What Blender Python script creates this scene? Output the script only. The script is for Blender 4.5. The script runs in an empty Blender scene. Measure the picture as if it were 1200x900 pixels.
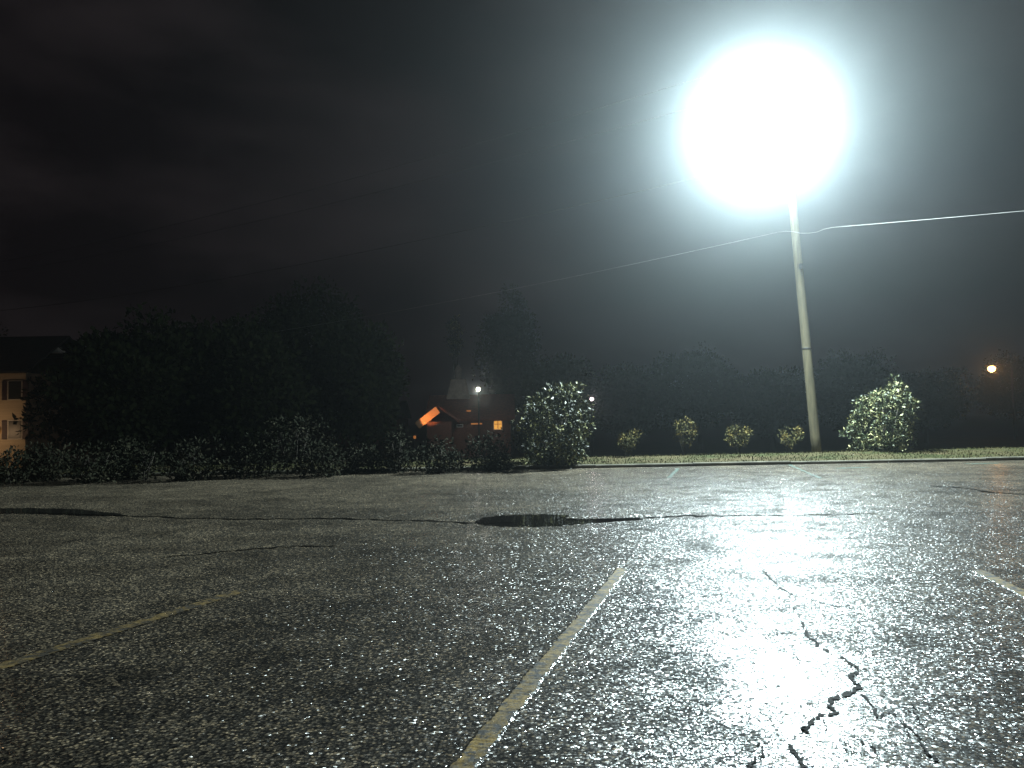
import bpy, math, random
import numpy as np
from mathutils import Vector, Matrix

random.seed(7)
rng = np.random.default_rng(11)
R = math.radians
sc = bpy.context.scene
COL = sc.collection

# ------------------------------------------------------------------ camera
CAM_H = 1.25
F_PX = 935.0
cam_d = bpy.data.cameras.new('camera')
cam = bpy.data.objects.new('camera', cam_d)
COL.objects.link(cam)
cam_d.sensor_fit = 'HORIZONTAL'
cam_d.sensor_width = 36.0
cam_d.lens = 36.0 * F_PX / 1200.0
cam_d.clip_start = 0.05
cam_d.clip_end = 3000
PITCH, ROLL = R(2.45), R(-1.0)
CAM_ROT = Matrix.Rotation(R(90) + PITCH, 4, 'X') @ Matrix.Rotation(ROLL, 4, 'Z')
cam.matrix_world = Matrix.Translation((0, 0, CAM_H)) @ CAM_ROT
sc.camera = cam

# ------------------------------------------------------------------ world: night sky with faint cloud
w = bpy.data.worlds.new('World')
sc.world = w
w.use_nodes = True
wn, wl = w.node_tree.nodes, w.node_tree.links
wn.clear()
wout = wn.new('ShaderNodeOutputWorld')
sky = wn.new('ShaderNodeTexSky')
sky.sky_type = 'NISHITA'
sky.sun_disc = False
sky.sun_elevation = R(-4)
sky.sun_rotation = R(200)
bg1 = wn.new('ShaderNodeBackground'); bg1.inputs['Strength'].default_value = 0.006
wl.new(sky.outputs[0], bg1.inputs['Color'])
tc = wn.new('ShaderNodeTexCoord')
mp = wn.new('ShaderNodeMapping'); mp.inputs['Scale'].default_value = (1.0, 1.0, 2.6)
wl.new(tc.outputs['Generated'], mp.inputs['Vector'])
nz = wn.new('ShaderNodeTexNoise'); nz.inputs['Scale'].default_value = 3.4; nz.inputs['Detail'].default_value = 5; nz.inputs['Roughness'].default_value = 0.52
wl.new(mp.outputs[0], nz.inputs['Vector'])
cr = wn.new('ShaderNodeValToRGB')
cr.color_ramp.elements[0].position = 0.42; cr.color_ramp.elements[0].color = (0.0030, 0.0020, 0.0024, 1)
cr.color_ramp.elements[1].position = 0.72; cr.color_ramp.elements[1].color = (0.0128, 0.0098, 0.0106, 1)
wl.new(nz.outputs['Fac'], cr.inputs[0])
bg2 = wn.new('ShaderNodeBackground'); bg2.inputs['Strength'].default_value = 1.0
wl.new(cr.outputs[0], bg2.inputs['Color'])
ad = wn.new('ShaderNodeAddShader')
wl.new(bg1.outputs[0], ad.inputs[0]); wl.new(bg2.outputs[0], ad.inputs[1])
wl.new(ad.outputs[0], wout.inputs['Surface'])

# ------------------------------------------------------------------ view
vs = sc.view_settings
vs.view_transform = 'Standard'; vs.look = 'None'; vs.gamma = 1.0; vs.exposure = 0.0; vs.use_curve_mapping = False
sc.cycles.use_denoising = True
sc.cycles.max_bounces = 5
sc.cycles.diffuse_bounces = 2
sc.cycles.glossy_bounces = 2
sc.cycles.volume_bounces = 0
sc.cycles.sample_clamp_indirect = 2.0
sc.cycles.caustics_reflective = False
sc.cycles.caustics_refractive = False

LAMP_POWER = 33000.0
LAMP_COL = (0.80, 0.98, 1.0)
HAZE_DENSITY = 0.0023
HAZE_G = 0.92

# ------------------------------------------------------------------ helpers
def ray(px, py):
    d = CAM_ROT.to_3x3() @ Vector(((px - 600) / F_PX, (450 - py) / F_PX, -1.0))
    return d
def P(px, py, D):                     # world point seen at a photo pixel, D metres ahead
    d = ray(px, py)
    return Vector((0, 0, CAM_H)) + d * (D / d.y)
def G(px, py, z=0.0):                 # where the pixel's ray meets height z
    d = ray(px, py)
    return Vector((0, 0, CAM_H)) + d * ((z - CAM_H) / d.z)

def tag(o, label=None, cat=None, group=None, kind=None):
    if label: o['label'] = label
    if cat: o['category'] = cat
    if group: o['group'] = group
    if kind: o['kind'] = kind
    return o
def empty(name, loc, rz=0.0):
    o = bpy.data.objects.new(name, None)
    o.empty_display_size = 0.3
    COL.objects.link(o); o.location = loc; o.rotation_euler = (0, 0, rz)
    return o
def mesh_obj(name, verts, faces, mat, parent=None, smooth=False):
    me = bpy.data.meshes.new(name)
    me.from_pydata([tuple(v) for v in verts], [], faces)
    me.materials.append(mat)
    if smooth:
        me.polygons.foreach_set('use_smooth', [True] * len(me.polygons))
    me.update()
    o = bpy.data.objects.new(name, me)
    COL.objects.link(o)
    if parent is not None: o.parent = parent
    return o
class MB:
    def __init__(s): s.v = []; s.f = []
    def box(s, c, size, rot=None):
        n = len(s.v); hx, hy, hz = size[0] / 2, size[1] / 2, size[2] / 2
        for x, y, z in ((-1,-1,-1),(1,-1,-1),(1,1,-1),(-1,1,-1),(-1,-1,1),(1,-1,1),(1,1,1),(-1,1,1)):
            p = Vector((x*hx, y*hy, z*hz))
            if rot is not None: p = rot @ p
            s.v.append(p + Vector(c))
        s.f += [tuple(n + i for i in q) for q in ((0,3,2,1),(4,5,6,7),(0,1,5,4),(1,2,6,5),(2,3,7,6),(3,0,4,7))]
        return s
    def prism(s, prof, a, b):         # profile in (y,z) swept along x from a to b
        n = len(s.v); k = len(prof)
        for x in (a, b):
            for y, z in prof: s.v.append(Vector((x, y, z)))
        s.f += [(n+i, n+(i+1)%k, n+k+(i+1)%k, n+k+i) for i in range(k)]
        s.f += [tuple(n+i for i in range(k))[::-1], tuple(n+k+i for i in range(k))]
        return s
    def tube(s, pts, rad, seg=10, cap=True):
        n = len(s.v); pts = [Vector(p) for p in pts]
        if not hasattr(rad, '__len__'): rad = [rad] * len(pts)
        for i, p in enumerate(pts):
            t = (pts[min(i+1, len(pts)-1)] - pts[max(i-1, 0)]).normalized()
            u = t.cross(Vector((0.13, 0.97, 0.21))).normalized(); v = t.cross(u)
            for k in range(seg):
                a = 2*math.pi*k/seg
                s.v.append(p + (u*math.cos(a) + v*math.sin(a)) * rad[i])
        for i in range(len(pts)-1):
            for k in range(seg):
                a = n+i*seg+k; b = n+i*seg+(k+1)%seg
                s.f.append((a, b, b+seg, a+seg))
        if cap:
            s.f.append(tuple(n+k for k in range(seg))[::-1])
            s.f.append(tuple(n+(len(pts)-1)*seg+k for k in range(seg)))
        return s
    def lathe(s, prof, c=(0,0,0), seg=20, rot=None):     # (r,z) profile about z
        n = len(s.v); c = Vector(c)
        for r, z in prof:
            for k in range(seg):
                a = 2*math.pi*k/seg; p = Vector((r*math.cos(a), r*math.sin(a), z))
                if rot is not None: p = rot @ p
                s.v.append(p + c)
        for i in range(len(prof)-1):
            for k in range(seg):
                a = n+i*seg+k; b = n+i*seg+(k+1)%seg
                s.f.append((a, b, b+seg, a+seg))
        s.f.append(tuple(n+k for k in range(seg))[::-1])
        s.f.append(tuple(n+(len(prof)-1)*seg+k for k in range(seg)))
        return s
    def build(s, name, mat, parent=None, smooth=False):
        return mesh_obj(name, s.v, s.f, mat, parent, smooth)

# ------------------------------------------------------------------ materials
def new_mat(name):
    m = bpy.data.materials.new(name); m.use_nodes = True
    nt = m.node_tree; b = nt.nodes['Principled BSDF']
    return m, nt.nodes, nt.links, b
def noisy(name, c1, c2, scale=6.0, rough=0.7, detail=6, bump=0.0, bscale=40.0, spec=0.5, stretch=None):
    m, n, l, b = new_mat(name)
    t = n.new('ShaderNodeTexCoord')
    src = t.outputs['Object']
    if stretch:
        mm = n.new('ShaderNodeMapping'); mm.inputs['Scale'].default_value = stretch
        l.new(src, mm.inputs['Vector']); src = mm.outputs[0]
    z = n.new('ShaderNodeTexNoise'); z.inputs['Scale'].default_value = scale; z.inputs['Detail'].default_value = detail
    l.new(src, z.inputs['Vector'])
    r = n.new('ShaderNodeValToRGB')
    r.color_ramp.elements[0].position = 0.32; r.color_ramp.elements[0].color = (*c1, 1)
    r.color_ramp.elements[1].position = 0.68; r.color_ramp.elements[1].color = (*c2, 1)
    l.new(z.outputs['Fac'], r.inputs[0]); l.new(r.outputs[0], b.inputs['Base Color'])
    b.inputs['Roughness'].default_value = rough
    b.inputs['Specular IOR Level'].default_value = spec
    if bump:
        z2 = n.new('ShaderNodeTexNoise'); z2.inputs['Scale'].default_value = bscale; z2.inputs['Detail'].default_value = 4
        l.new(src, z2.inputs['Vector'])
        bp = n.new('ShaderNodeBump'); bp.inputs['Strength'].default_value = bump; bp.inputs['Distance'].default_value = 0.02
        l.new(z2.outputs['Fac'], bp.inputs['Height']); l.new(bp.outputs[0], b.inputs['Normal'])
    return m
def emit(name, col, strength):
    m, n, l, b = new_mat(name)
    b.inputs['Base Color'].default_value = (*col, 1)
    b.inputs['Emission Color'].default_value = (*col, 1)
    b.inputs['Emission Strength'].default_value = strength
    m.cycles.emission_sampling = 'NONE'
    return m

FILM = [None]
def asphalt_like(name, base_fn, facet=0.75, rough_lo=0.12, rough_hi=0.34, core=0.10, coat=0.15):
    """wet coarse asphalt: every stone is a little facet with its own tilt"""
    m, n, l, b = new_mat(name)
    t = n.new('ShaderNodeTexCoord'); obj = t.outputs['Object']
    def noise(scale, detail=4, rough=0.5):
        z = n.new('ShaderNodeTexNoise'); z.inputs['Scale'].default_value = scale
        z.inputs['Detail'].default_value = detail; z.inputs['Roughness'].default_value = rough
        l.new(obj, z.inputs['Vector']); return z
    def math_(op, a, bb=None):
        q = n.new('ShaderNodeMath'); q.operation = op
        for i, x in enumerate((a, bb)):
            if x is None: continue
            if isinstance(x, (int, float)): q.inputs[i].default_value = x
            else: l.new(x, q.inputs[i])
        return q.outputs[0]
    def rng_(x, a0, a1, b0, b1):
        q = n.new('ShaderNodeMapRange'); q.inputs[1].default_value = a0; q.inputs[2].default_value = a1
        q.inputs[3].default_value = b0; q.inputs[4].default_value = b1
        l.new(x, q.inputs[0]); return q.outputs[0]
    def vor(scale, feature='F1'):
        v = n.new('ShaderNodeTexVoronoi'); v.feature = feature; v.inputs['Scale'].default_value = scale
        v.voronoi_dimensions = '2D'
        l.new(warp, v.inputs['Vector']); return v
    # warped coordinates so the stones are not regular
    wz = noise(55.0, 2)
    ws = n.new('ShaderNodeVectorMath'); ws.operation = 'SCALE'; ws.inputs['Scale'].default_value = 0.010
    l.new(wz.outputs['Color'], ws.inputs[0])
    wa = n.new('ShaderNodeVectorMath'); wa.operation = 'ADD'
    l.new(obj, wa.inputs[0]); l.new(ws.outputs[0], wa.inputs[1]); warp = wa.outputs[0]
    vA, vB = vor(76.0), vor(165.0)
    def facet_vec(v, amt):
        s = n.new('ShaderNodeVectorMath'); s.operation = 'SUBTRACT'; s.inputs[1].default_value = (0.5, 0.5, 0.5)
        l.new(v.outputs['Color'], s.inputs[0])
        q = n.new('ShaderNodeVectorMath'); q.operation = 'MULTIPLY'; q.inputs[1].default_value = (2, 2, 0.0)
        l.new(s.outputs[0], q.inputs[0])
        sc3 = n.new('ShaderNodeSeparateColor'); l.new(v.outputs['Color'], sc3.inputs[0])
        k = math_('ADD', math_('MULTIPLY', math_('POWER', sc3.outputs[2], 4.0), amt), core)
        e = n.new('ShaderNodeVectorMath'); e.operation = 'SCALE'
        l.new(q.outputs[0], e.inputs[0]); l.new(k, e.inputs['Scale']); return e.outputs[0]
    fa, fb = facet_vec(vA, facet), facet_vec(vB, facet * 0.7)
    ge = n.new('ShaderNodeNewGeometry')
    a1 = n.new('ShaderNodeVectorMath'); a1.operation = 'ADD'; l.new(fa, a1.inputs[0]); l.new(fb, a1.inputs[1])
    # filled (smooth) areas have flatter stones
    big = noise(0.42, 5, 0.55); mid = noise(1.9, 5, 0.6)
    fill = math_('ADD', math_('MULTIPLY', big.outputs['Fac'], 0.6), math_('MULTIPLY', mid.outputs['Fac'], 0.4))
    fl = rng_(fill, 0.40, 0.60, 1.15, 0.70)
    pa_, pb_ = G(990, 1010), G(958, 722)
    ctr = (pa_+pb_)/2; hy = (pb_.y-pa_.y)/2*1.05
    dd = n.new('ShaderNodeVectorMath'); dd.operation = 'SUBTRACT'; dd.inputs[1].default_value = (ctr.x, ctr.y, 0); l.new(obj, dd.inputs[0])
    de = n.new('ShaderNodeVectorMath'); de.operation = 'MULTIPLY'; de.inputs[1].default_value = (1/0.55, 1/hy, 0); l.new(dd.outputs[0], de.inputs[0])
    dl = n.new('ShaderNodeVectorMath'); dl.operation = 'LENGTH'; l.new(de.outputs[0], dl.inputs[0])
    film_d = math_('ADD', dl.outputs['Value'], math_('MULTIPLY', math_('SUBTRACT', noise(3.2, 6, 0.65).outputs['Fac'], 0.5), 2.6))
    film = rng_(film_d, 0.45, 1.10, 1.0, 0.0)
    fl = math_('MULTIPLY', fl, rng_(film, 0, 1, 1.0, 0.60))
    sc_ = n.new('ShaderNodeVectorMath'); sc_.operation = 'SCALE'; l.new(a1.outputs[0], sc_.inputs[0]); l.new(fl, sc_.inputs['Scale'])
    a2 = n.new('ShaderNodeVectorMath'); a2.operation = 'ADD'; l.new(sc_.outputs[0], a2.inputs[0]); l.new(ge.outputs['Normal'], a2.inputs[1])
    nn = n.new('ShaderNodeVectorMath'); nn.operation = 'NORMALIZE'; l.new(a2.outputs[0], nn.inputs[0])
    ht = math_('ADD', math_('MULTIPLY', vA.outputs['Distance'], -1.0), math_('MULTIPLY', vB.outputs['Distance'], -0.4))
    bp = n.new('ShaderNodeBump'); bp.inputs['Strength'].default_value = 0.16; bp.inputs['Distance'].default_value = 0.005
    l.new(ht, bp.inputs['Height']); l.new(nn.outputs[0], bp.inputs['Normal'])
    l.new(bp.outputs[0], b.inputs['Normal'])
    rv = n.new('ShaderNodeSeparateColor'); l.new(vA.outputs['Color'], rv.inputs[0])
    rough = rng_(rv.outputs[2], 0, 1, rough_lo, rough_hi)
    l.new(rough, b.inputs['Roughness'])
    b.inputs['Coat Weight'].default_value = coat; b.inputs['Coat Roughness'].default_value = 0.7
    l.new(ge.outputs['Normal'], b.inputs['Coat Normal'])
    FILM[0] = film
    base_fn(n, l, b, vA, rv, big, mid, noise, math_, rng_)
    return m

def ramp(n, l, fac, stops):
    r = n.new('ShaderNodeValToRGB')
    e = r.color_ramp.elements
    while len(e) < len(stops): e.new(0.5)
    for i, (p, c) in enumerate(stops): e[i].position = p; e[i].color = (*c, 1)
    l.new(fac, r.inputs[0]); return r.outputs[0]
def mix(n, l, fac, a, bb, mode='MIX'):
    q = n.new('ShaderNodeMix'); q.data_type = 'RGBA'; q.blend_type = mode
    for i, x in ((0, fac), (6, a), (7, bb)):
        if isinstance(x, (int, float)): q.inputs[i].default_value = x
        elif isinstance(x, tuple): q.inputs[i].default_value = (*x, 1)
        else: l.new(x, q.inputs[i])
    return q.outputs[2]

def base_asphalt(n, l, b, vA, rv, big, mid, noise, math_, rng_):
    stone = ramp(n, l, rv.outputs[0], [(0.0, (0.020, 0.018, 0.015)), (0.5, (0.060, 0.053, 0.041)), (0.85, (0.18, 0.143, 0.096)), (1.0, (0.46, 0.35, 0.22))])
    d = rng_(vA.outputs['Distance'], 0.25, 0.70, 1.0, 0.10)  # darkens towards the gaps between stones: their shade put into the colour
    blotch = math_('MULTIPLY', rng_(mid.outputs['Fac'], 0.35, 0.65, 0.62, 1.45), rng_(big.outputs['Fac'], 0.38, 0.62, 0.68, 1.35))
    k = math_('MULTIPLY', d, blotch)
    cc = n.new('ShaderNodeCombineColor')
    for i in range(3): l.new(k, cc.inputs[i])
    l.new(mix(n, l, 1.0, stone, cc.outputs[0], 'MULTIPLY'), b.inputs['Base Color'])
    gap = rng_(vA.outputs['Distance'], 0.30, 0.62, 1.0, 0.08)  # specular is cut in the gaps too, as if occluded
    gap = math_('MAXIMUM', gap, math_('MULTIPLY', FILM[0], 0.85))
    l.new(math_('MULTIPLY', gap, rng_(mid.outputs['Fac'], 0.40, 0.52, 0.08, 0.62)), b.inputs['Specular IOR Level'])

def base_paint(n, l, b, vA, rv, big, mid, noise, math_, rng_):
    wear = noise(16.0, 6, 0.65)
    paint = ramp(n, l, noise(3.0, 3).outputs['Fac'], [(0.35, (0.23, 0.145, 0.028)), (0.65, (0.42, 0.265, 0.05))])
    f = rng_(wear.outputs['Fac'], 0.44, 0.58, 0.0, 1.0)
    d = rng_(vA.outputs['Distance'], 0.35, 0.7, 0.0, 0.5)
    f2 = math_('MAXIMUM', f, d)
    l.new(mix(n, l, f2, paint, (0.035, 0.032, 0.028)), b.inputs['Base Color']); b.inputs['Specular IOR Level'].default_value = 0.12
def base_faint(n, l, b, vA, rv, big, mid, noise, math_, rng_):
    b.inputs['Specular IOR Level'].default_value = 0.15
    wear = noise(11.0, 6, 0.7)
    f = rng_(wear.outputs['Fac'], 0.40, 0.56, 0.0, 1.0)
    l.new(mix(n, l, f, (0.24, 0.165, 0.065), (0.06, 0.053, 0.043)), b.inputs['Base Color'])
def base_edge(n, l, b, *a): b.inputs['Base Color'].default_value = (0.05, 0.045, 0.035, 1)
def base_white(n, l, b, vA, rv, big, mid, noise, math_, rng_):
    b.inputs['Specular IOR Level'].default_value = 0.12
    wear = noise(9.0, 6, 0.7)
    f = rng_(wear.outputs['Fac'], 0.36, 0.52, 0.0, 1.0)
    l.new(mix(n, l, f, (0.11, 0.10, 0.075), (0.05, 0.085, 0.072)), b.inputs['Base Color'])

M = {}
M['asphalt'] = asphalt_like('wet_asphalt', base_asphalt)
M['paint'] = asphalt_like('worn_yellow_paint', base_paint, facet=0.12, rough_lo=0.45, rough_hi=0.7, core=0.06)
M['paint_edge'] = asphalt_like('wet_paint_edge', base_edge, facet=0.5, rough_lo=0.10, rough_hi=0.25, core=0.22)
M['faint'] = asphalt_like('faded_yellow_paint', base_faint, facet=0.45, rough_lo=0.25, rough_hi=0.5)
M['white'] = asphalt_like('worn_white_paint', base_white, facet=0.40, rough_lo=0.3, rough_hi=0.5)
M['crack'] = noisy('crack_grit', (0.006, 0.006, 0.006), (0.02, 0.018, 0.016), 30, 0.8, bump=0.6, bscale=90, spec=0.2)
M['kerb'] = noisy('kerb_concrete', (0.06, 0.056, 0.045), (0.13, 0.12, 0.095), 2.4, 0.95, bump=0.3, bscale=60, spec=.15)
M['soil'] = noisy('grassy_soil', (0.026, 0.032, 0.012), (0.065, 0.050, 0.027), 0.9, 0.95, bump=0.7, bscale=14, spec=.08)
M['grass'] = noisy('verge_grass', (0.032, 0.036, 0.012), (0.085, 0.072, 0.030), 0.8, 0.9, spec=.08)
M['pole'] = noisy('weathered_timber', (0.10, 0.085, 0.05), (0.20, 0.17, 0.10), 3.0, 0.8, bump=0.5, bscale=25, stretch=(6, 6, 0.5))
M['metal'] = noisy('galvanised_metal', (0.30, 0.31, 0.32), (0.42, 0.43, 0.43), 8, 0.45)
M['darkmetal'] = noisy('dark_metal', (0.03, 0.03, 0.03), (0.06, 0.06, 0.055), 8, 0.5)
M['wire'] = noisy('cable_jacket', (0.22, 0.22, 0.21), (0.34, 0.34, 0.33), 2, 0.35)
M['wiredark'] = noisy('bare_dark_cable', (0.05, 0.05, 0.05), (0.09, 0.09, 0.085), 2, 0.5)
M['porcelain'] = noisy('insulator_glaze', (0.06, 0.035, 0.025), (0.09, 0.05, 0.035), 5, 0.4)
M['bark'] = noisy('bark', (0.025, 0.02, 0.015), (0.055, 0.045, 0.033), 4, 0.9, bump=0.6, bscale=18, stretch=(4, 4, 0.7))
M['lens'] = emit('lamp_lens', (0.93, 1.0, 0.99), 60)
M['warmlens'] = emit('sodium_lens', (1.0, 0.56, 0.20), 8)
M['whitebulb'] = emit('small_white_bulb', (1.0, 0.93, 0.80), 7)
M['pinkbulb'] = emit('small_pinkish_bulb', (1.0, 0.80, 0.82), 6)
M['litglass'] = emit('lit_window_glass', (1.0, 0.45, 0.08), 0.8)
M['litglass_dim'] = emit('dim_lit_glass', (1.0, 0.36, 0.09), 0.28)

def leaf_mat(name, c1, c2, c3, rough=0.5, spec=0.25):
    m, n, l, b = new_mat(name)
    ge = n.new('ShaderNodeNewGeometry')
    t = n.new('ShaderNodeTexCoord'); z = n.new('ShaderNodeTexNoise'); z.inputs['Scale'].default_value = 3.4; z.inputs['Detail'].default_value = 2
    l.new(t.outputs['Object'], z.inputs['Vector'])
    mr = n.new('ShaderNodeMapRange'); mr.inputs[1].default_value = .36; mr.inputs[2].default_value = .66; l.new(z.outputs['Fac'], mr.inputs[0])
    m1 = n.new('ShaderNodeMath'); m1.operation = 'MULTIPLY'; m1.inputs[1].default_value = .45; l.new(ge.outputs['Random Per Island'], m1.inputs[0])
    m2 = n.new('ShaderNodeMath'); m2.operation = 'MULTIPLY_ADD'; m2.inputs[1].default_value = .55; l.new(mr.outputs[0], m2.inputs[0]); l.new(m1.outputs[0], m2.inputs[2])
    c = ramp(n, l, m2.outputs[0], [(0.15, c1), (0.52, c2), (0.88, c3)])
    l.new(c, b.inputs['Base Color']); b.inputs['Roughness'].default_value = rough; b.inputs['Specular IOR Level'].default_value = spec
    return m
M['leaf_gloss'] = leaf_mat('glossy_green_leaf', (0.010, 0.014, 0.006), (0.026, 0.034, 0.013), (0.29, 0.28, 0.12))
M['leaf_pale'] = leaf_mat('pale_green_leaf', (0.014, 0.020, 0.008), (0.05, 0.065, 0.026), (0.46, 0.43, 0.22))
M['leaf_yellow'] = leaf_mat('yellowing_leaf', (0.032, 0.034, 0.014), (0.075, 0.068, 0.025), (0.22, 0.165, 0.05), 0.8, .06)
M['leaf_grey'] = leaf_mat('dull_grey_green_leaf', (0.009, 0.011, 0.006), (0.013, 0.014, 0.008), (0.036, 0.033, 0.02), 0.8, .06)
M['leaf_dark'] = leaf_mat('dark_tree_leaf', (0.03, 0.042, 0.016), (0.042, 0.056, 0.022), (0.06, 0.07, 0.03), 0.8, .05)

# ------------------------------------------------------------------ lot edge (kerb line), from where the photo shows it
kp = [G(x, y) for x, y in ((0,559),(300,556.5),(500,554),(620,551.5),(750,548.5),(850,546),(950,543.5),(1050,541),(1200,538))]
kc = np.polyfit([p.x for p in kp], [p.y for p in kp], 1)
def yk(x): return kc[0]*x + kc[1]
def verge_w(x): return float(np.interp(x, [-14, -6, 2, 8, 13, 20], [1.5, 1.6, 2.0, 2.4, 3.0, 3.6]))
def gz(x, y):
    s = y - yk(x)
    if s < 0.14: return 0.0
    v = verge_w(x)
    return float(np.interp(s, [0.14, v, v+1.5, v+6, v+12, 400], [0.064, 0.16, -0.05, -1.25, -1.55, -1.55]))
def on_ground(px, D): 
    p = P(px, 500, D)
    return Vector((p.x, p.y, gz(p.x, p.y)))

# terrain: one sheet out to the horizon, the lot lies on it
xs = list(np.unique(np.concatenate([np.linspace(-400, -40, 10), np.linspace(-40, 40, 81), np.linspace(40, 400, 10)])))
ss = [-420, -60, -10, 0.05, 0.10]
V, Fc = [], []
for x in xs:
    v = verge_w(x)
    col = [(-420,-.05),(-60,-.05),(-10,-.05),(0.06,-.05),(0.10,.060),(0.14,.064)]
    col += [(0.14+(v-0.14)*k/4, .064+.096*k/4+.02*math.sin(x*1.3+k)*(k/4)) for k in (1,2,3)] + [(v,.16)]
    for s in (v+.5, v+1.5, v+3, v+6, v+9, v+12, v+20, v+35, v+60, v+120, v+220, v+400):
        z = float(np.interp(s-v, [0,1.5,6,12,400],[.16,-.05,-1.25,-1.55,-1.55])) + (random.uniform(-.06,.06) if s < v+40 else 0)
        col.append((s, z))
    nrow = len(col)
    V += [(x, yk(x)+s, z) for s, z in col]
for i in range(len(xs)-1):
    for j in range(nrow-1):
        a = i*nrow+j; Fc.append((a, a+nrow, a+nrow+1, a+1))
tag(mesh_obj('ground', V, Fc, M['soil'], smooth=True), kind='structure')

# parking lot asphalt
V, Fc = [], []
lx = np.linspace(-70, 70, 71)
for x in lx:
    for k in range(13):
        V.append((x, -30 + (yk(x)+30-0.002)*k/12, 0.0))
for i in range(70):
    for k in range(12):
        a = i*13+k; Fc.append((a, a+13, a+14, a+1))
tag(mesh_obj('parking_lot', V, Fc, M['asphalt']), kind='structure')

# kerb: 2.4 m concrete lengths with joints, rounded top front edge
mb = MB()
ang = math.atan(kc[0]); L = 2.4; ux, uy = math.cos(ang), math.sin(ang)
prof = [(0,-.06),(0,.045),(.010,.066),(.030,.076),(.145,.078),(.15,.072),(.15,-.06)]
x = -70.0
kv, kf = [], []
while x < 70:
    n0 = len(kv); jz = random.uniform(-.008, .008); js = random.uniform(-.006, .006)
    for e in (0.006, L-0.006):
        for s, z in prof:
            kv.append((x + ux*e - uy*(s+js), yk(x) + uy*e + ux*(s+js), z + jz))
    k = len(prof)
    kf += [(n0+i, n0+(i+1)%k, n0+k+(i+1)%k, n0+k+i) for i in range(k)]
    kf += [tuple(n0+i for i in range(k))[::-1], tuple(n0+k+i for i in range(k))]
    x += ux*L
tag(mesh_obj('kerb', kv, kf, M['kerb']), kind='structure')

# grass on the verge
def blades(n, xr, hr):
    V, F = [], []
    for _ in range(n):
        x = random.uniform(*xr); v = verge_w(x)
        s = random.uniform(.17, v + 1.2); y = yk(x) + s; z = gz(x, y)
        h = random.uniform(*hr) * (1.25 if s > v-.3 else 1.0); a = random.uniform(0, 6.28); wv = random.uniform(.006, .013)
        dx, dy = math.cos(a)*wv, math.sin(a)*wv; b2 = random.uniform(0, .06); bx, by = -math.sin(a)*b2, math.cos(a)*b2
        n0 = len(V)
        V += [(x-dx,y-dy,z-.01),(x+dx,y+dy,z-.01),(x+dx*.6+bx*.4,y+dy*.6+by*.4,z+h*.6),(x-dx*.6+bx*.4,y-dy*.6+by*.4,z+h*.6),(x+bx,y+by,z+h)]
        F += [(n0,n0+1,n0+2,n0+3),(n0+3,n0+2,n0+4)]
    return V, F
V, Fc = blades(26000, (-16, 26), (.015, .055))
tag(mesh_obj('verge_grass', V, Fc, M['grass']), 'short grass along the back of the kerb', 'grass', kind='stuff')

# ------------------------------------------------------------------ painted stall lines
def ribbon(name, p0, p1, width, mat, n=60, jag=0.006, z=0.004, taper=0.0):
    d = (p1-p0); Ln = d.length; d.normalize(); nrm = Vector((-d.y, d.x, 0))
    V, F = [], []
    for i in range(n+1):
        t = i/n; c = p0.lerp(p1, t); hw = width/2*(1 - taper*t)
        V += [c + nrm*(hw+random.uniform(-jag,jag)) + Vector((0,0,z)), c - nrm*(hw+random.uniform(-jag,jag)) + Vector((0,0,z))]
    for i in range(n): F.append((2*i, 2*i+1, 2*i+3, 2*i+2))
    return tag(mesh_obj(name, V, F, mat), kind='structure')
def thick_line(p0, p1, width, mat, n=140, jag=.006, bev=.011, hgt=.0045):
    d = (p1-p0); d.normalize(); nrm = Vector((d.y, -d.x, 0)); V, F = [], []
    e = [0.0, 0.0]
    for i in range(n+1):
        c = p0.lerp(p1, i/n)
        e = [.6*q + random.uniform(-jag, jag) for q in e]
        a, b2 = -width/2+e[0], width/2+e[1]; hh = hgt*random.uniform(.8,1.2); bv = bev*random.uniform(.7,1.4)
        V += [c+nrm*a+Vector((0,0,.0005)), c+nrm*(a+bv)+Vector((0,0,hh)), c+nrm*(b2-bv)+Vector((0,0,hh)), c+nrm*b2+Vector((0,0,.0005))]
    for i in range(n):
        for k in range(3): F.append((4*i+k, 4*i+k+1, 4*i+k+5, 4*i+k+4))
    o = tag(mesh_obj('parking_line', V, F, mat), kind='structure')
    o.data.materials.append(M['paint_edge'])
    for j, f in enumerate(o.data.polygons): f.material_index = 0 if j % 3 == 1 else 1
    return o
thick_line(G(505, 945), G(729, 667), 0.105, M['paint'], 260)
a, b_ = G(60, 763), G(285, 692)
ribbon('parking_line', a + (a-b_)*0.8, b_, 0.11, M['faint'], 120, .010)
a, b_ = G(1235, 713), G(1147, 669)
thick_line(a + (a-b_)*1.2, b_, 0.11, M['paint'])
for (x0, y0, x1, y1) in ((784,560,795,549),(962,561,925,544.6)):
    ribbon('parking_line', G(x0,y0), G(x1,y1), 0.075, M['white'], 40, .02)
ribbon('parking_line', G(980,549), G(1018,547.8), 0.22, M['white'], 30, .04)
ribbon('parking_line', G(1132,543.6), G(1172,543), 0.2, M['white'], 30, .04)

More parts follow.
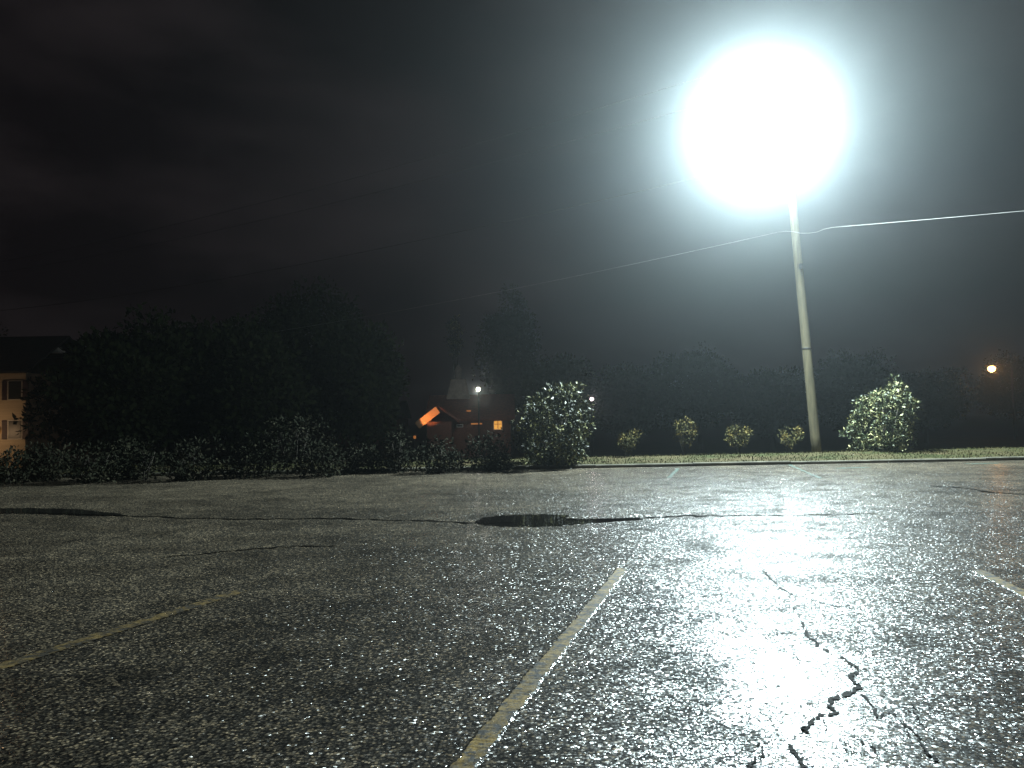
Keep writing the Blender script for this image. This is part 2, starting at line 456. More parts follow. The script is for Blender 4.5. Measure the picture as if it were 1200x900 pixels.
# ------------------------------------------------------------------ cracks and standing water
def crack(pts, w0, w1, jag=0.012, sub=7, z=0.004, mat=None, name='crack', thin=1.15):
    pts = [G(*p) for p in pts]; Q = []
    for i in range(len(pts)-1):
        for k in range(sub):
            q = pts[i].lerp(pts[i+1], k/sub)
            if k or i: q += Vector((random.uniform(-jag,jag), random.uniform(-jag,jag)*2.2, 0))
            Q.append(q)
    Q.append(pts[-1]); V, F = [], []
    for i, q in enumerate(Q):
        d = (Q[min(i+1,len(Q)-1)] - Q[max(i-1,0)]); nrm = Vector((-d.y, d.x, 0)).normalized()
        t = i/(len(Q)-1); hw = (w0+(w1-w0)*t)*random.uniform(.12,1.0)*thin/2
        if i in (0, len(Q)-1): hw *= .15
        V += [q + nrm*hw + Vector((0,0,z)), q - nrm*hw + Vector((0,0,z))]
    for i in range(len(Q)-1): F.append((2*i,2*i+1,2*i+3,2*i+2))
    return tag(mesh_obj(name, V, F, mat or M['crack']), kind='structure')
crack([(893,668),(905,681),(914,690),(930,698),(958,706),(996,713)], .022, .014)
crack([(930,712),(938,728),(946,744),(957,756),(971,766)], .018, .024)
crack([(985,769),(999,779),(1010,787),(996,792),(1004,803),(1010,804)], .02, .03, .010)
crack([(1010,804),(996,813),(974,819),(971,829),(981,836),(960,840),(950,851),(940,855),(948,859)], .04, .022, .008)
crack([(948,859),(925,864),(895,871),(862,878)], .012, .006, .008)
crack([(924,872),(931,883),(941,896),(946,908)], .020, .034, .006)
crack([(1008,813),(1023,827),(1028,840),(1045,836),(1058,848),(1075,862),(1110,875)], .016, .008, .008)
crack([(1040,706),(1090,708),(1140,707),(1205,707)], .014, .014, .012)
crack([(800,664),(850,667),(893,668)], .006, .014, .012)
crack([(971,766),(985,769)], .012, .008)
crack([(1010,787),(1024,783),(1040,788)], .014, .006)
crack([(971,829),(950,826),(930,833),(905,830)], .010, .005)
crack([(905,871),(885,890),(872,905)], .010, .014)
crack([(1075,862),(1082,880),(1100,893)], .012, .018)
crack([(930,712),(912,716),(880,713)], .008, .004)
for _ in range(20):
    x_, y_ = random.uniform(850, 1090), random.uniform(745, 890); a_ = random.uniform(-.5, .9); q_ = [(x_, y_)]
    for _k in range(random.randint(2, 5)):
        a_ += random.uniform(-.9, .9); st = random.uniform(9, 20)
        q_.append((q_[-1][0] + st*math.cos(a_), q_[-1][1] + st*.6*math.sin(a_)))
    crack(q_, random.uniform(.005, .011), .003, .008, 5)
crack([(700,640),(820,646),(960,652)], .006, .006, .02)

M['water'], n_, l_, b_w = new_mat('standing_water')
b_w.inputs['Base Color'].default_value = (0.012, 0.011, 0.010, 1); b_w.inputs['Roughness'].default_value = 0.03
b_w.inputs['IOR'].default_value = 1.33
z_ = n_.new('ShaderNodeTexNoise'); z_.inputs['Scale'].default_value = 7; t_ = n_.new('ShaderNodeTexCoord'); l_.new(t_.outputs['Object'], z_.inputs['Vector'])
bp_ = n_.new('ShaderNodeBump'); bp_.inputs['Strength'].default_value = .12; bp_.inputs['Distance'].default_value = .01
l_.new(z_.outputs['Fac'], bp_.inputs['Height']); l_.new(bp_.outputs[0], b_w.inputs['Normal'])

def pool(outline, z=0.004, sub=9, name='puddle'):
    pts = [G(*p) for p in outline]; Q = []
    for i in range(len(pts)):
        a, b2 = pts[i], pts[(i+1)%len(pts)]
        for k in range(sub):
            q = a.lerp(b2, k/sub); q += Vector((random.uniform(-.02,.02), random.uniform(-.04,.04), z)); Q.append(q)
    c = sum(Q, Vector())/len(Q); V = Q + [c]
    F = [(i, (i+1)%len(Q), len(Q)) for i in range(len(Q))]
    o = mesh_obj(name, V, F, M['water'])
    return tag(o, kind='structure')
pool([(556,613),(563,608),(580,605),(605,603.5),(640,603),(668,604),(660,607),(680,609),(705,609),(748,607),(755,609),(715,611.5),(685,614),(660,616),(625,617.5),(590,617),(566,615.5)])
pool([(-90,599),(-20,596),(40,595.5),(90,597),(122,600),(150,604),(110,605),(60,603),(0,602),(-90,604)])
crack([(122,603.5),(200,607),(300,608.5),(400,608),(480,610),(556,613)], .10, .14, .03, mat=M['water'], name='puddle', thin=1)
crack([(748,608),(800,605),(860,604.5),(930,604),(990,603),(1036,602)], .14, .06, .03, mat=M['water'], name='puddle', thin=1)
crack([(1090,569),(1120,571),(1160,577),(1210,580)], .10, .14, .05, mat=M['water'], name='puddle', thin=1)
crack([(180,655),(260,647),(330,641),(395,640)], .03, .10, .03, mat=M['water'], name='puddle', thin=1)

# ------------------------------------------------------------------ utility pole, flood lamp, cables
pole_top_D, pole_base = 25.2, None
base = P(958, 531, 24.9); base.z = gz(base.x, base.y)
pt_mid = P(931, 262, 24.9)
lean = (pt_mid - base) / (pt_mid.z - base.z)            # metres sideways per metre up
H_POLE = 12.8
def on_pole(z): return base + lean * (z - base.z)
up = empty('utility_pole', base)
tag(up, 'tall weathered timber utility pole leaning slightly behind the kerb', 'utility pole')
def loc(p): return Vector(p) - base
prs = [loc(on_pole(base.z + h)) for h in np.linspace(-.3, H_POLE, 12)]
MB().tube(prs, list(np.linspace(.155, .105, 12)), 16).build('pole_shaft', M['pole'], up, True)
wdir = Vector((-0.836, 0.548, 0)); cdir = Vector((0.548, 0.836, 0))
top = on_pole(base.z + H_POLE - .45)
rotc = Matrix.Rotation(math.atan2(cdir.y, cdir.x), 3, 'Z')
MB().box(loc(top) + Vector((0,0,0)) - wdir*.19, (2.4, .09, .12), rotc).build('crossarm', M['pole'], up)
ins = []
for k in (-1.05, 1.05):
    c = top + cdir*k - wdir*.19 + Vector((0,0,.06)); ins.append(c + Vector((0,0,.16)))
    MB().lathe([(.02,0),(.02,.05),(.055,.06),(.04,.09),(.055,.11),(.035,.15),(.03,.17)], loc(c), 12).build('insulator', M['porcelain'], up, True)
for hh in (9.7, 6.2):
    c = on_pole(base.z + hh)
    MB().box(loc(c) + Vector((0,-.17,0)), (.10, .10, .16)).build('cable_bracket', M['darkmetal'], up)
MB().lathe([(.143,0),(.147,.01),(.147,.05),(.143,.06)], loc(on_pole(base.z+3.6)), 16).build('metal_band', M['darkmetal'], up, True)

# flood lamp on its arm
lamp_pos = P(888, 148, 23.3)
arm_root = on_pole(lamp_pos.z + .35)
fl = empty('flood_lamp', arm_root)
tag(fl, 'glaring white flood lamp on an arm near the top of the utility pole', 'lamp')
def ll(p): return Vector(p) - arm_root
d_arm = (lamp_pos - arm_root); 
arm_pts = [ll(arm_root), ll(arm_root + d_arm*.35 + Vector((0,0,.25))), ll(arm_root + d_arm*.7 + Vector((0,0,.32))), ll(lamp_pos + Vector((0,.22,.24)))]
MB().tube(arm_pts, .03, 10).build('lamp_arm', M['metal'], fl, True)
aim = Vector((0.08, -0.88, -0.42)).normalized()
q = aim.to_track_quat('Z', 'Y').to_matrix()
MB().lathe([(.05,-.34),(.11,-.32),(.13,-.18),(.20,-.10),(.24,-.01),(.25,0),(.235,.0),(.19,-.09)], ll(lamp_pos), 24, q).build('lamp_housing', M['metal'], fl, True)
MB().lathe([(.225,0.004),(.20,.05),(.12,.085),(.03,.095)], ll(lamp_pos), 24, q).build('lamp_lens', M['lens'], fl, True)
ld = bpy.data.lights.new('flood_light', 'SPOT')
ld.energy = LAMP_POWER; ld.color = LAMP_COL; ld.shadow_soft_size = .12; ld.spot_size = R(178); ld.spot_blend = 0.5
sp = bpy.data.lights.new('flood_spill', 'POINT'); sp.energy = LAMP_POWER*.055; sp.color = LAMP_COL; sp.shadow_soft_size = .1
spo = bpy.data.objects.new('flood_spill', sp); COL.objects.link(spo); spo.location = lamp_pos + Vector((-.1,-.2,-.42))
lo = bpy.data.objects.new('flood_light', ld); COL.objects.link(lo)
lo.location = lamp_pos + aim*.26
lo.rotation_euler = aim.to_track_quat('-Z', 'Y').to_euler()

def cable(label, p0, p1, sag, r, mat, extra=None, group='cables strung from the utility pole'):
    pts = []
    for i in range(41):
        t = i/40; p = p0.lerp(p1, t); p.z -= sag*4*t*(1-t); pts.append(p)
    if extra: pts = extra + pts
    o = MB().tube(pts, r, 6).build('overhead_cable', mat, None, True)
    return tag(o, label, 'cable', group)
A0 = on_pole(base.z + 6.25) + Vector((0,-.22,0))
zA = A0.z
def along(p, m, dz=0): return p + wdir*m + Vector((0,0,dz))
# service cable: pale, slack loop where it passes the pole
pL, pR = along(A0, 62, .3), along(A0, -40, .6)
loop = [P(975, 266.5, 24.2), P(966, 268.5, 24.35), P(957, 272, 24.5), P(948, 273.2, 24.6), P(938, 273.3, 24.65), P(930, 271.5, 24.68), P(921, 271, 24.75), P(912, 272, 24.9)]
pts = []
for i in range(31):
    t = i/30; p = pR.lerp(loop[0], t); p.z -= .5*4*t*(1-t); pts.append(p)
pts += loop[1:-1]
for i in range(41):
    t = i/40; p = loop[-1].lerp(pL, t); p.z -= 1.15*4*t*(1-t); pts.append(p)
tag(MB().tube(pts, .0085, 6).build('overhead_cable', M['wire'], None, True), 'lowest pale cable with a slack kink where it crosses the pole', 'cable', 'cables strung from the utility pole')
B0 = on_pole(base.z + 9.7) + Vector((0,-.22,0))
cable('thin dark cable running left from the pole just above the pale one', B0, along(B0, 62, .2), .9, .014, M['wiredark'])
cable('upper dark cable from the near end of the pole crossarm', ins[0], along(ins[0], 62, .2), .8, .010, M['wiredark'])
cable('upper dark cable from the far end of the pole crossarm', ins[1], along(ins[1], 62, .2), .8, .010, M['wiredark'])
for q_ in ins: pass

# ------------------------------------------------------------------ vegetation
def leaf_cloud(centers, radii, per, size, up_bias=.3, aspect=.45):
    """numpy leaf clumps: each leaf a folded diamond"""
    centers = np.asarray(centers); n = len(centers)*per
    c = np.repeat(centers, per, 0); r = np.repeat(np.asarray(radii), per)
    d = rng.normal(size=(n,3)); d /= np.linalg.norm(d,axis=1)[:,None]
    pos = c + d*(r*rng.uniform(.25,1,n)**.6)[:,None]
    ax = d + rng.normal(size=(n,3))*.55; ax[:,2] += up_bias*rng.uniform(-.6,1,n); ax /= np.linalg.norm(ax,axis=1)[:,None]
    o = np.cross(ax, rng.normal(size=(n,3))); o /= np.linalg.norm(o,axis=1)[:,None]
    nr = np.cross(ax,o)
    L = size*rng.uniform(.6,1.25,n)[:,None]; W = L*aspect
    v = np.empty((n,4,3))
    v[:,0] = pos; v[:,1] = pos+ax*L*.5+o*W*.5+nr*L*.08; v[:,2] = pos+ax*L-nr*L*.06; v[:,3] = pos+ax*L*.5-o*W*.5+nr*L*.08
    return v.reshape(-1,3)
def quads_obj(name, v, mat, parent):
    n = len(v)//4
    me = bpy.data.meshes.new(name)
    me.vertices.add(4*n); me.vertices.foreach_set('co', v.astype(np.float32).ravel())
    me.loops.add(4*n); me.loops.foreach_set('vertex_index', np.arange(4*n, dtype=np.int32))
    me.polygons.add(n); me.polygons.foreach_set('loop_start', np.arange(0,4*n,4,dtype=np.int32))
    me.update(calc_edges=True); me.materials.append(mat)
    o = bpy.data.objects.new(name, me); COL.objects.link(o); o.parent = parent
    return o
def crown_centers(n, w_, d_, z0, z1, shape='round', lobes=7):
    lob = [(random.uniform(0,6.28), random.uniform(-.4,1), random.uniform(.55,1.1)) for _ in range(lobes)]
    out = []
    while len(out) < n:
        u = rng.normal(size=3); u /= np.linalg.norm(u)
        rr = .62
        for a, e, k in lob:
            dv = np.array([math.cos(a)*math.cos(e), math.sin(a)*math.cos(e), math.sin(e)])
            rr = max(rr, k*max(0, float(u@dv))**2.2)
        rad = rr*rng.uniform(.45,1)**.5
        p = u*rad
        if shape in ('dome','cone') and p[2] < -.3: p[2] = -.3 - rng.uniform(0,.12)
        zc = (p[2]+.42)/1.42 if shape in ('dome','cone') else (p[2]+1)/2
        if shape == 'cone': f = 1.15*(1-zc)**.8+.05
        elif shape == 'vase': f = .35+.75*zc
        else: f = 1
        out.append((p[0]*w_/2*f, p[1]*d_/2*f, z0+(z1-z0)*zc))
    return np.array(out)
def stems_mesh(cent, h0, n_limb, r0, spread=.1, multi=1):
    mb = MB()
    for m_ in range(multi):
        bx, by = (random.uniform(-spread,spread), random.uniform(-spread,spread)) if multi > 1 else (0,0)
        tx, ty = bx*3+random.uniform(-.1,.1), by*3+random.uniform(-.1,.1)
        mb.tube([(bx,by,-.15),(bx+(tx-bx)*.3,by+(ty-by)*.3,h0*.35),(tx,ty,h0)], [r0,r0*.8,r0*.5], 8)
        for _ in range(max(1, n_limb//multi)):
            e = Vector(cent[random.randrange(len(cent))]); f = random.uniform(.35,.95)
            s = Vector((bx+(tx-bx)*f, by+(ty-by)*f, h0*f)); mdl = s.lerp(e,.5)+Vector((random.uniform(-.1,.1)*h0*.3, random.uniform(-.1,.1)*h0*.3, .08*h0))
            mb.tube([s, mdl, e], [r0*.42, r0*.28, r0*.08], 6)
    return mb
def plant(name, label, cat, group, base, w_, h, n, per, leaf, mat, clump, trunk_h=.35, shape='round', multi=1, r0=.04, d_=None, lobes=7, z0=None, aspect=.45):
    t = empty(name, base, 0)
    tag(t, label, cat, group)
    c = crown_centers(n, w_, d_ or w_, h*.08 if z0 is None else z0, h-clump*.7, shape, lobes)
    quads_obj('crown' if 'tree' in name else 'foliage', leaf_cloud(c, clump*rng.uniform(.6,1.25,len(c)), per, leaf, aspect=aspect), mat, t)
    stems_mesh(c, h*trunk_h, 10, r0, .12, multi).build('trunk' if 'tree' in name else 'stem', M['bark'], t, True)
    return t

# two big lit shrubs
b1 = on_ground(648, 19.9)
plant('large_shrub', 'large broad-leaved shrub at the end of the lit kerb, its upper leaves pale', 'shrub', None, b1, 2.75, P(648,440,19.9).z-b1.z+.1, 260, 34, .10, M['leaf_gloss'], .17, .5, 'dome', multi=4, r0=.02, lobes=10, z0=.05)
b2 = on_ground(1036, 22.6)
plant('large_shrub', 'round pale-leaved shrub on the verge to the right of the utility pole', 'shrub', None, b2, 2.45, P(1038,433,22.6).z-b2.z+.1, 210, 34, .10, M['leaf_pale'], .16, .5, 'dome', multi=4, r0=.018, lobes=10, z0=.05)
# four small yellowing shrubs behind the kerb
small = [(735, 21.6, .72, 505, 'leaf_yellow', 'small yellowing shrub nearest the large broad-leaved shrub'),
         (803, 22.0, .85, 490, 'leaf_yellow', 'small shrub with one yellow upright tuft at its top right'),
         (864, 22.2, 1.0, 497, 'leaf_yellow', 'wide sparse yellow-green shrub third along the kerb towards the pole'),
         (926, 22.6, .90, 498, 'leaf_yellow', 'dull sparse shrub right beside the foot of the utility pole')]
for px, D, w_, topy, mt, lab in small:
    b = on_ground(px, D); h = P(px, topy, D).z - b.z
    plant('small_shrub', lab, 'shrub', 'small shrubs behind the kerb', b, w_*1.35, h*1.2, random.randint(34,48), 15, .075, M[mt], .11, .5, 'vase', 3, .010, lobes=6)
# dim shrubs along the unlit end of the lot
dim = [(12,17.6,1.0,512,'bushy dark shrub in front of the cream house'),(55,18.6,1.1,505,'dim rounded shrub just right of the cream house'),(110,17.6,1.2,503,'low dim shrub second right of the cream house'),
       (165,18.4,1.2,500,'broad dim shrub midway along the dark kerb'),(226,17.8,1.1,489,'tall dim shrub with two pale leaf tips'),
       (292,18.4,1.2,506,'low dark shrub right of the two-tipped shrub'),(345,19.0,1.6,455,'taller loose shrub with faintly lit top'),(376,18.2,1.1,503,'dull shrub with a few faintly lit leaves'),
       (425,19.2,1.0,512,'low dark shrub below the far orange gable'),(464,19.2,.8,484,'narrow pointed shrub left of the red roofed house'),(512,18.8,1.0,498,'grey-green shrub in front of the red roofed house'),
       (575,19.3,1.0,503,'low shrub below the lit arched window')]
for i, (px, D, w_, topy, lab) in enumerate(dim):
    b = on_ground(px, D); h = max(.5, P(px, topy, D).z - b.z)
    plant('kerbside_shrub', lab, 'shrub', 'dim shrubs along the dark end of the lot', b, w_*1.5, h, 75, 20, .10, M['leaf_grey'], .18, .5, 'cone' if px == 464 else 'dome', 3, .018, lobes=7, z0=.03)

# trees behind
trees = [ # px, D, width m, top y, kind label
 (-60, 66, 11, 345, 'round dark tree rising behind the cream house roof'),
 (140, 33, 6.4, 345, 'dark leafy tree half hiding the cream house'),
 (200, 40, 8.5, 345, 'broad dark tree second right of the cream house'),
 (285, 36, 7, 345, 'dark tree with a low crown midway in the dark row'),
 (350, 46, 8.5, 318, 'tallest dark tree of the row left of the red roofed house'),
 (425, 40, 5, 350, 'dark tree just left of the red roofed house'),
 (600, 66, 5.6, 322, 'tall dark tree rising right behind the red roofed house'),
 (660, 52, 6.0, 392, 'dark tree behind the large broad-leaved shrub'),
 (735, 60, 8, 408, 'dark tree behind the first small yellowing shrub'),
 (820, 66, 9, 388, 'dark tree behind the middle small shrubs'),
 (905, 58, 7, 415, 'dark tree close left of the utility pole'),
 (1000, 60, 9, 398, 'dark tree close right of the utility pole'),
 (1085, 70, 9, 424, 'dark tree left of the orange street lamp'),
 (1190, 84, 11, 404, 'dark tree behind the orange street lamp'),
 (1290, 50, 9, 385, 'dark tree right of the orange street lamp')]
for px, D, w_, topy, lab in trees:
    b = on_ground(px, D); h = P(px, topy, D).z - b.z
    plant('broadleaf_tree', lab, 'tree', 'dark trees beyond the lot', b, w_, h, 260, 60, .29, M['leaf_dark'], .85, .45, 'round', 1, .22, lobes=11, z0=h*.07, aspect=.6)
b = on_ground(534, 68); h = P(534, 358, 68).z - b.z
plant('slender_tree', 'slender pale sparse tree behind the pale roof cupola', 'tree', None, b, 1.9, h, 60, 26, .2, M['leaf_pale'], .34, .6, 'round', 1, .1, lobes=9, z0=h*.55)

# ------------------------------------------------------------------ houses
M['redroof'] = noisy('red_brown_shingle', (0.10, 0.030, 0.020), (0.20, 0.062, 0.04), 5, .8, bump=.4, bscale=20)
M['redwall'] = noisy('dull_red_brick', (0.11, 0.045, 0.032), (0.19, 0.08, 0.055), 7, .85, bump=.3, bscale=16)
M['whitepaint'] = noisy('off_white_paint', (0.55, 0.53, 0.5), (0.7, 0.68, 0.64), 3, .6)
M['cupola'] = noisy('weathered_grey_brown_wood', (.26,.23,.2), (.4,.36,.32), 4, .75)
M['fascia'] = noisy('tan_fascia_board', (0.50, 0.30, 0.16), (0.62, 0.40, 0.22), 3, .6)
M['cream'] = noisy('cream_siding', (0.52, 0.43, 0.30), (0.64, 0.54, 0.39), 2.2, .7, bump=.5, bscale=10, stretch=(.05, .05, 6))
M['shutter'] = noisy('dark_plum_shutter', (0.035, 0.016, 0.022), (0.06, 0.028, 0.036), 6, .6)
M['darkglass'], n_, l_, bb = new_mat('dark_window_glass')
bb.inputs['Base Color'].default_value = (.015,.017,.02,1); bb.inputs['Roughness'].default_value = .4
M['greyroof'] = noisy('dark_grey_shingle', (.025,.025,.027), (.05,.05,.05), 5, .85, bump=.4, bscale=20)

def point(name, p, col, e, r=.06):
    d = bpy.data.lights.new(name, 'POINT'); d.energy = e; d.color = col; d.shadow_soft_size = r
    o = bpy.data.objects.new(name, d); COL.objects.link(o); o.location = p; return o

# red roofed house, 58 m away
D = 58.0
hb = on_ground(545, D); hb.z = -1.55
house = empty('red_house', hb)
tag(house, 'low red roofed house with a small pale cupola and an arched lit window', 'house')
def hp(px, py, dd=D): return P(px, py, dd) - hb
xl, xr = hp(503, 490).x, hp(598, 490).x
ze, zr = hp(545, 492).z, hp(545, 463).z
dep = 7.0
mw = MB()
mw.box(((xl+xr)/2, dep/2, ze/2), (xr-xl, dep, ze)); mw.build('wall', M['redwall'], house)
ov = .35
rf = MB().prism([(-ov, ze-.12), (dep/2, zr), (dep+ov, ze-.12), (dep+ov, ze+.0), (dep/2, zr+.14), (-ov, ze+.0)], xl-ov, xr+ov).build('roof', M['redroof'], house)
xg = hp(533.5, 450).x
cb = hp(534, 463.5, D+dep/2); ct = hp(534, 446, D+dep/2)
hz_ = ct.z - cb.z
cup = MB().lathe([(1.22,-.3),(1.22,.02),(1.14,.03),(.78,hz_),(.84,hz_+.01),(.84,hz_+.09),(.70,hz_+.10)], (xg, dep/2, cb.z), 4, Matrix.Rotation(R(45), 3, 'Z'))
co = cup.build('cupola', M['cupola'], house)
MB().lathe([(.24,0),(.24,.6),(.28,.62),(.28,.68),(.16,.95),(.02,1.15)], (xg, dep/2, ct.z+.09), 12).build('spire', M['cupola'], co)
# left gable wing with a pale fascia lit by the porch lamp
pa, pb = hp(489, 499, D-2.2), hp(513, 480, D-2.2)
dv = (pb-pa); a_ = math.atan2(dv.z, dv.x)
rr = Matrix.Rotation(-a_, 3, 'Y')
wing = MB(); wc = (pa.x+pb.x)/2+.5
wing.box((pb.x+.05, -1.0, ze*.5-.05), (1.7, 2.0, ze-.1)); wing.build('wall', M['redwall'], house)
MB().box((pa+pb)/2 + Vector((0,0,0)), (dv.length, .14, .52), rr).build('fascia', M['fascia'], house)
pc = pb + Vector((dv.x, 0, -dv.z))
rwing = MB()
n0 = [pa+Vector((0,.09,.30)), pb+Vector((0,.09,.30)), pc+Vector((0,.09,.30))]
for q2 in n0: rwing.v.append(q2)
for q2 in n0: rwing.v.append(q2+Vector((0,2.5,0)))
for q2 in n0: rwing.v.append(q2+Vector((0,0,-.12)))
for q2 in n0: rwing.v.append(q2+Vector((0,2.5,-.12)))
rwing.f += [(0,1,4,3),(1,2,5,4),(6,9,10,7),(7,10,11,8),(0,6,7,1),(1,7,8,2),(3,4,10,9),(4,5,11,10),(0,3,9,6),(2,8,11,5)]
rwing.build('porch_roof', M['redroof'], house)
# arched lit window
wx, wz = hp(583.5, 497).x, hp(583.5, 503).z
ww = .56
hw_ = hp(583.5, 491).z - wz
arch = [(-ww/2, 0), (ww/2, 0), (ww/2, hw_-ww/2)] + [(ww/2*math.cos(a), hw_-ww/2+ww/2*math.sin(a)) for a in np.linspace(.3, math.pi-.3, 6)] + [(-ww/2, hw_-ww/2)]
def arch_mesh(s, y0, y1):
    m_ = MB(); k = len(arch)
    for y in (y0, y1):
        for x_, z_2 in arch: m_.v.append(Vector((wx+x_*s, y, wz+hw_*.45+(z_2-hw_*.45)*s)))
    m_.f += [(i,(i+1)%k,k+(i+1)%k,k+i) for i in range(k)] + [tuple(range(k)), tuple(range(k,2*k))[::-1]]
    return m_
wf = arch_mesh(1.18, -.05, -.003).build('window', M['whitepaint'], house)
arch_mesh(1.0, -.075, -.052).build('pane', M['litglass'], wf)
mu = MB().box((wx, -.085, wz+hw_*.45), (.045, .02, hw_*.85)).box((wx, -.0875, wz+hw_*.5), (ww*.9, .014, .04)); mu.build('glazing_bar', M['shutter'], wf)
# low transom windows
for (px, py, pw, ph, mt) in ((558.5, 493, 13, 1.6, 'litglass_dim'), (549.5, 481.6, 5, 1.6, 'litglass_dim'), (539, 499, 6, 2.0, 'darkglass')):
    if py < 490:
        c = hp(px, py, D+1.2); m_ = MB().box(c + Vector((0,-.05,0)), (pw*.062+.12, .5, ph*.062+.14)); f_ = m_.build('dormer_vent', M['redwall'], house)
        MB().box(c + Vector((0,-.33,0)), (pw*.062, .04, ph*.062)).build('pane', M[mt], f_)
    else:
        c = hp(px, py, D); f_ = MB().box(Vector((c.x,-.03,min(c.z, ze-.3))), (pw*.062+.1, .055, ph*.062+.1)).build('window', M['whitepaint'] if py > 495 else M['redwall'], house)
        MB().box(Vector((c.x,-.072,min(c.z, ze-.3))), (pw*.062, .024, ph*.062)).build('pane', M[mt], f_)
# porch lantern that lights the fascia
pl = P(486, 512, D-4.0)
lan = empty('porch_lantern', (pl.x, pl.y, -1.55)); tag(lan, 'small orange lantern post in front of the red house gable', 'lamp')
hl = pl.z+1.55
MB().tube([(0,0,0),(0,0,hl-.12)], .035, 8).build('post', M['darkmetal'], lan)
MB().lathe([(.06,hl-.12),(.09,hl-.08),(.09,hl+.06),(.06,hl+.08)], (0,0,0), 10).build('glass', M['litglass_dim'], lan)
MB().lathe([(.13,hl+.09),(.04,hl+.2)], (0,0,0), 10).build('cap', M['darkmetal'], lan)
sd = bpy.data.lights.new('porch_light', 'SPOT'); sd.energy = 430; sd.color = (1, .38, .12); sd.shadow_soft_size = .05; sd.spot_size = R(38); sd.spot_blend = .5
so = bpy.data.objects.new('porch_light', sd); COL.objects.link(so); so.location = pl + Vector((0,.0,.25))
so.rotation_euler = (P(503, 489, D-2.3) - so.location).to_track_quat('-Z', 'Y').to_euler()

# far house with one orange lit gable, left of it
D2 = 78.0
fb = on_ground(433, D2); fb.z = -1.55
fh = empty('far_house', fb); tag(fh, 'far dark house with one small orange lit window between the trees', 'house')
def fp(px, py): return P(px, py, D2) - fb
MB().box((0, 3, 1.5), (6, 6, 3.0)).build('wall', M['redwall'], fh)
MB().prism([(-.3, 2.95), (3, 4.6), (6.3, 2.95), (6.3, 3.07), (3, 4.75), (-.3, 3.07)], -3.3, 3.3).build('roof', M['greyroof'], fh)
c = fp(434, 499); rt = Matrix.Rotation(R(-14), 3, 'Y')
f_ = MB().box((c.x, -.03, c.z), (1.35, .055, .55)).build('window', M['whitepaint'], fh)
MB().box((c.x-.05, -.072, c.z-.02), (1.15, .024, .36)).build('pane', M['litglass_dim'], f_)

# cream house at the far left, 46 m away
D3 = 46.0
cbp = on_ground(-80, D3); cbp.z = -1.55
ch = empty('cream_house', cbp); tag(ch, 'two-storey cream house with dark shutters at the edge of the trees', 'house')
def cp(px, py): return P(px, py, D3) - cbp
x1 = cp(30, 470).x; x0 = x1 - 11.0; zt = cp(10, 437).z
MB().box(((x0+x1)/2, 4, zt/2), (x1-x0, 8, zt)).build('wall', M['cream'], ch)
rf = MB().prism([(-.4, zt-.05), (4, zt+2.4), (8.4, zt-.05), (8.4, zt+.08), (4, zt+2.55), (-.4, zt+.08)], x0-.3, x1+.3).build('roof', M['greyroof'], ch)
cz = cp(28, 407).z
cx = cp(28, 420).x
chm = MB().box((cx, 3.2, (zt+1.4+cz)/2), (.62, .62, cz-zt-1.4)); chm.box((cx, 3.2, cz+.03), (.76, .76, .10)); chm.box((cx, 3.2, cz+.17), (.5, .5, .18))
chm.build('chimney', M['whitepaint'], rf)
for (px, pya, pyb) in ((18, 447, 468), (18, 493, 514), (-60, 447, 468), (-60, 493, 514)):
    a1_, a2_ = cp(px, pyb), cp(px, pya); hh = a2_.z-a1_.z; zc = (a1_.z+a2_.z)/2
    f_ = MB().box((a1_.x, -.03, zc), (.86, .055, hh+.1)).build('window', M['whitepaint'], ch)
    MB().box((a1_.x, -.07, zc), (.72, .024, hh-.02)).build('pane', M['darkglass'], f_)
    for s_ in (-1, 1):
        MB().box((a1_.x+s_*.60, -.032, zc), (.30, .058, hh+.06)).build('shutter', M['shutter'], ch)
wlp = cp(-1, 503)
wl_ = empty('wall_lantern', cbp + Vector((wlp.x, -.01, wlp.z))); tag(wl_, 'warm wall lantern low on the cream house front', 'lamp')
MB().box((0,-.08,0), (.1,.16,.06)).build('bracket', M['darkmetal'], wl_)
MB().lathe([(.05,-.22),(.08,-.18),(.08,-.02),(.05,0)], (0,-.2,0), 10).build('glass', M['litglass'], wl_)
MB().lathe([(.11,.0),(.03,.1)], (0,-.2,.005), 10).build('cap', M['darkmetal'], wl_)
point('wall_light', cbp + Vector((wlp.x-.3, -2.0, wlp.z-.2)), (1, .62, .32), 52)

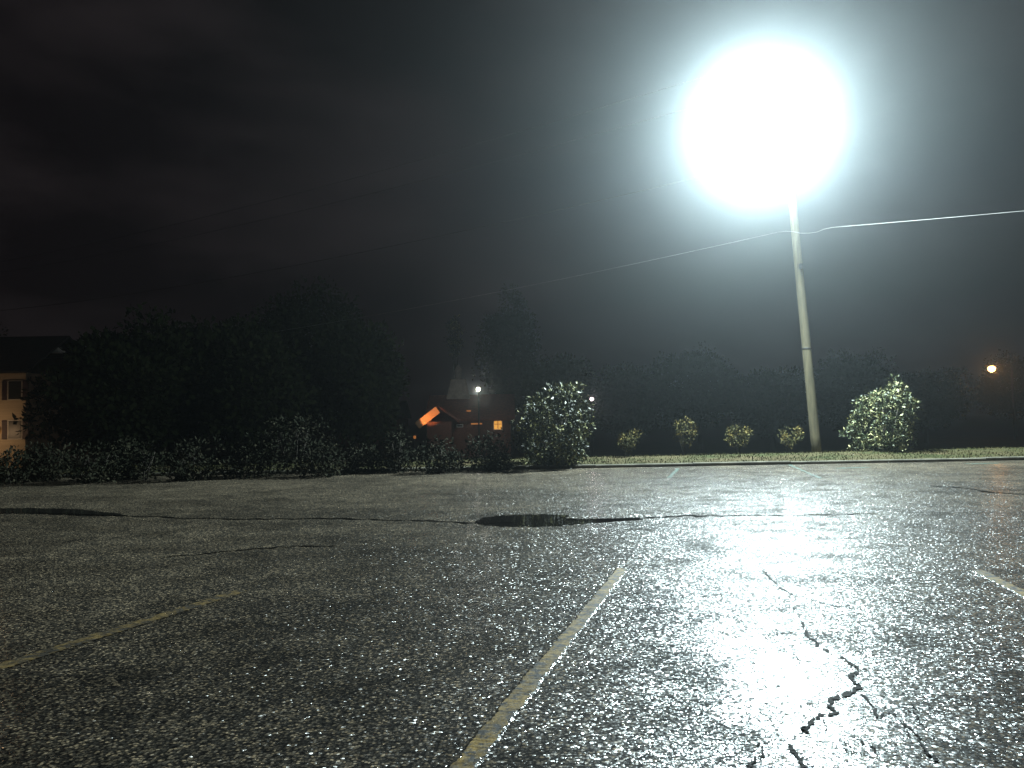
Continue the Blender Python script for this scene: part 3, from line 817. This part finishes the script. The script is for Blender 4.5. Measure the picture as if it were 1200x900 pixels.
# ------------------------------------------------------------------ far lamps
def lamp_post(name, label, px, py, D, mat, col, e, r, arm=None, shade=True):
    p = P(px, py, D); t = empty(name, (p.x, p.y+.0, -1.55)); tag(t, label, 'street lamp')
    h = p.z + 1.55
    off = arm or 0.0
    if arm:
        MB().tube([(off,.3,0),(off,.3,h*.6),(off,.3,h+.15),(off*.6,.15,h+.38),(0,0,h+.28)], [.09,.075,.055,.04,.035], 10).build('post', M['darkmetal'], t, True)
    else:
        MB().tube([(0,.12,0),(0,.12,h+.3),(0,.0,h+.3)], [.06,.045,.03], 8).build('post', M['darkmetal'], t, True)
    MB().lathe([(.03,h+.32),(.12,h+.3),(r*1.7,h+r*.9),(r*1.7,h+r*.75),(.03,h+r*.8)], (0,0,0), 16).build('lamp_shade', M['darkmetal'], t, True)
    MB().lathe([(r*.25,h-r),(r*.8,h-r*.6),(r,h),(r*.85,h+r*.5),(r*.4,h+r*.74)], (0,0,0), 16).build('globe', mat, t, True)
    point(name+'_light', p + Vector((0,-.5,-.15)), col, e, .1)
    return t
lamp_post('street_lamp', 'glowing orange street lamp among the dark trees beyond the verge', 1162, 432, 72, M['warmlens'], (1,.42,.10), 120, .33, arm=2.0)
lamp_post('yard_lamp', 'small white shaded lamp above the roof of the red house', 560.5, 456, 54, M['whitebulb'], (1,.93,.8), 90, .15)
lamp_post('yard_lamp', 'small pinkish lamp to the right of the large broad-leaved shrub', 693.5, 467.5, 50, M['pinkbulb'], (1,.8,.82), 20, .12)

# ------------------------------------------------------------------ haze
hm = bpy.data.materials.new('night_haze'); hm.use_nodes = True
hn, hl_ = hm.node_tree.nodes, hm.node_tree.links
hn.clear()
ho = hn.new('ShaderNodeOutputMaterial'); pv = hn.new('ShaderNodeVolumePrincipled')
pv.inputs['Color'].default_value = (.86, .95, 1.0, 1); pv.inputs['Density'].default_value = HAZE_DENSITY; pv.inputs['Anisotropy'].default_value = HAZE_G
hl_.new(pv.outputs[0], ho.inputs['Volume'])
hz = MB().box((0, 0, 9), (1000, 1000, 24)).build('haze', hm)
tag(hz, 'thin night mist filling the air around the lamps', 'haze', kind='stuff')
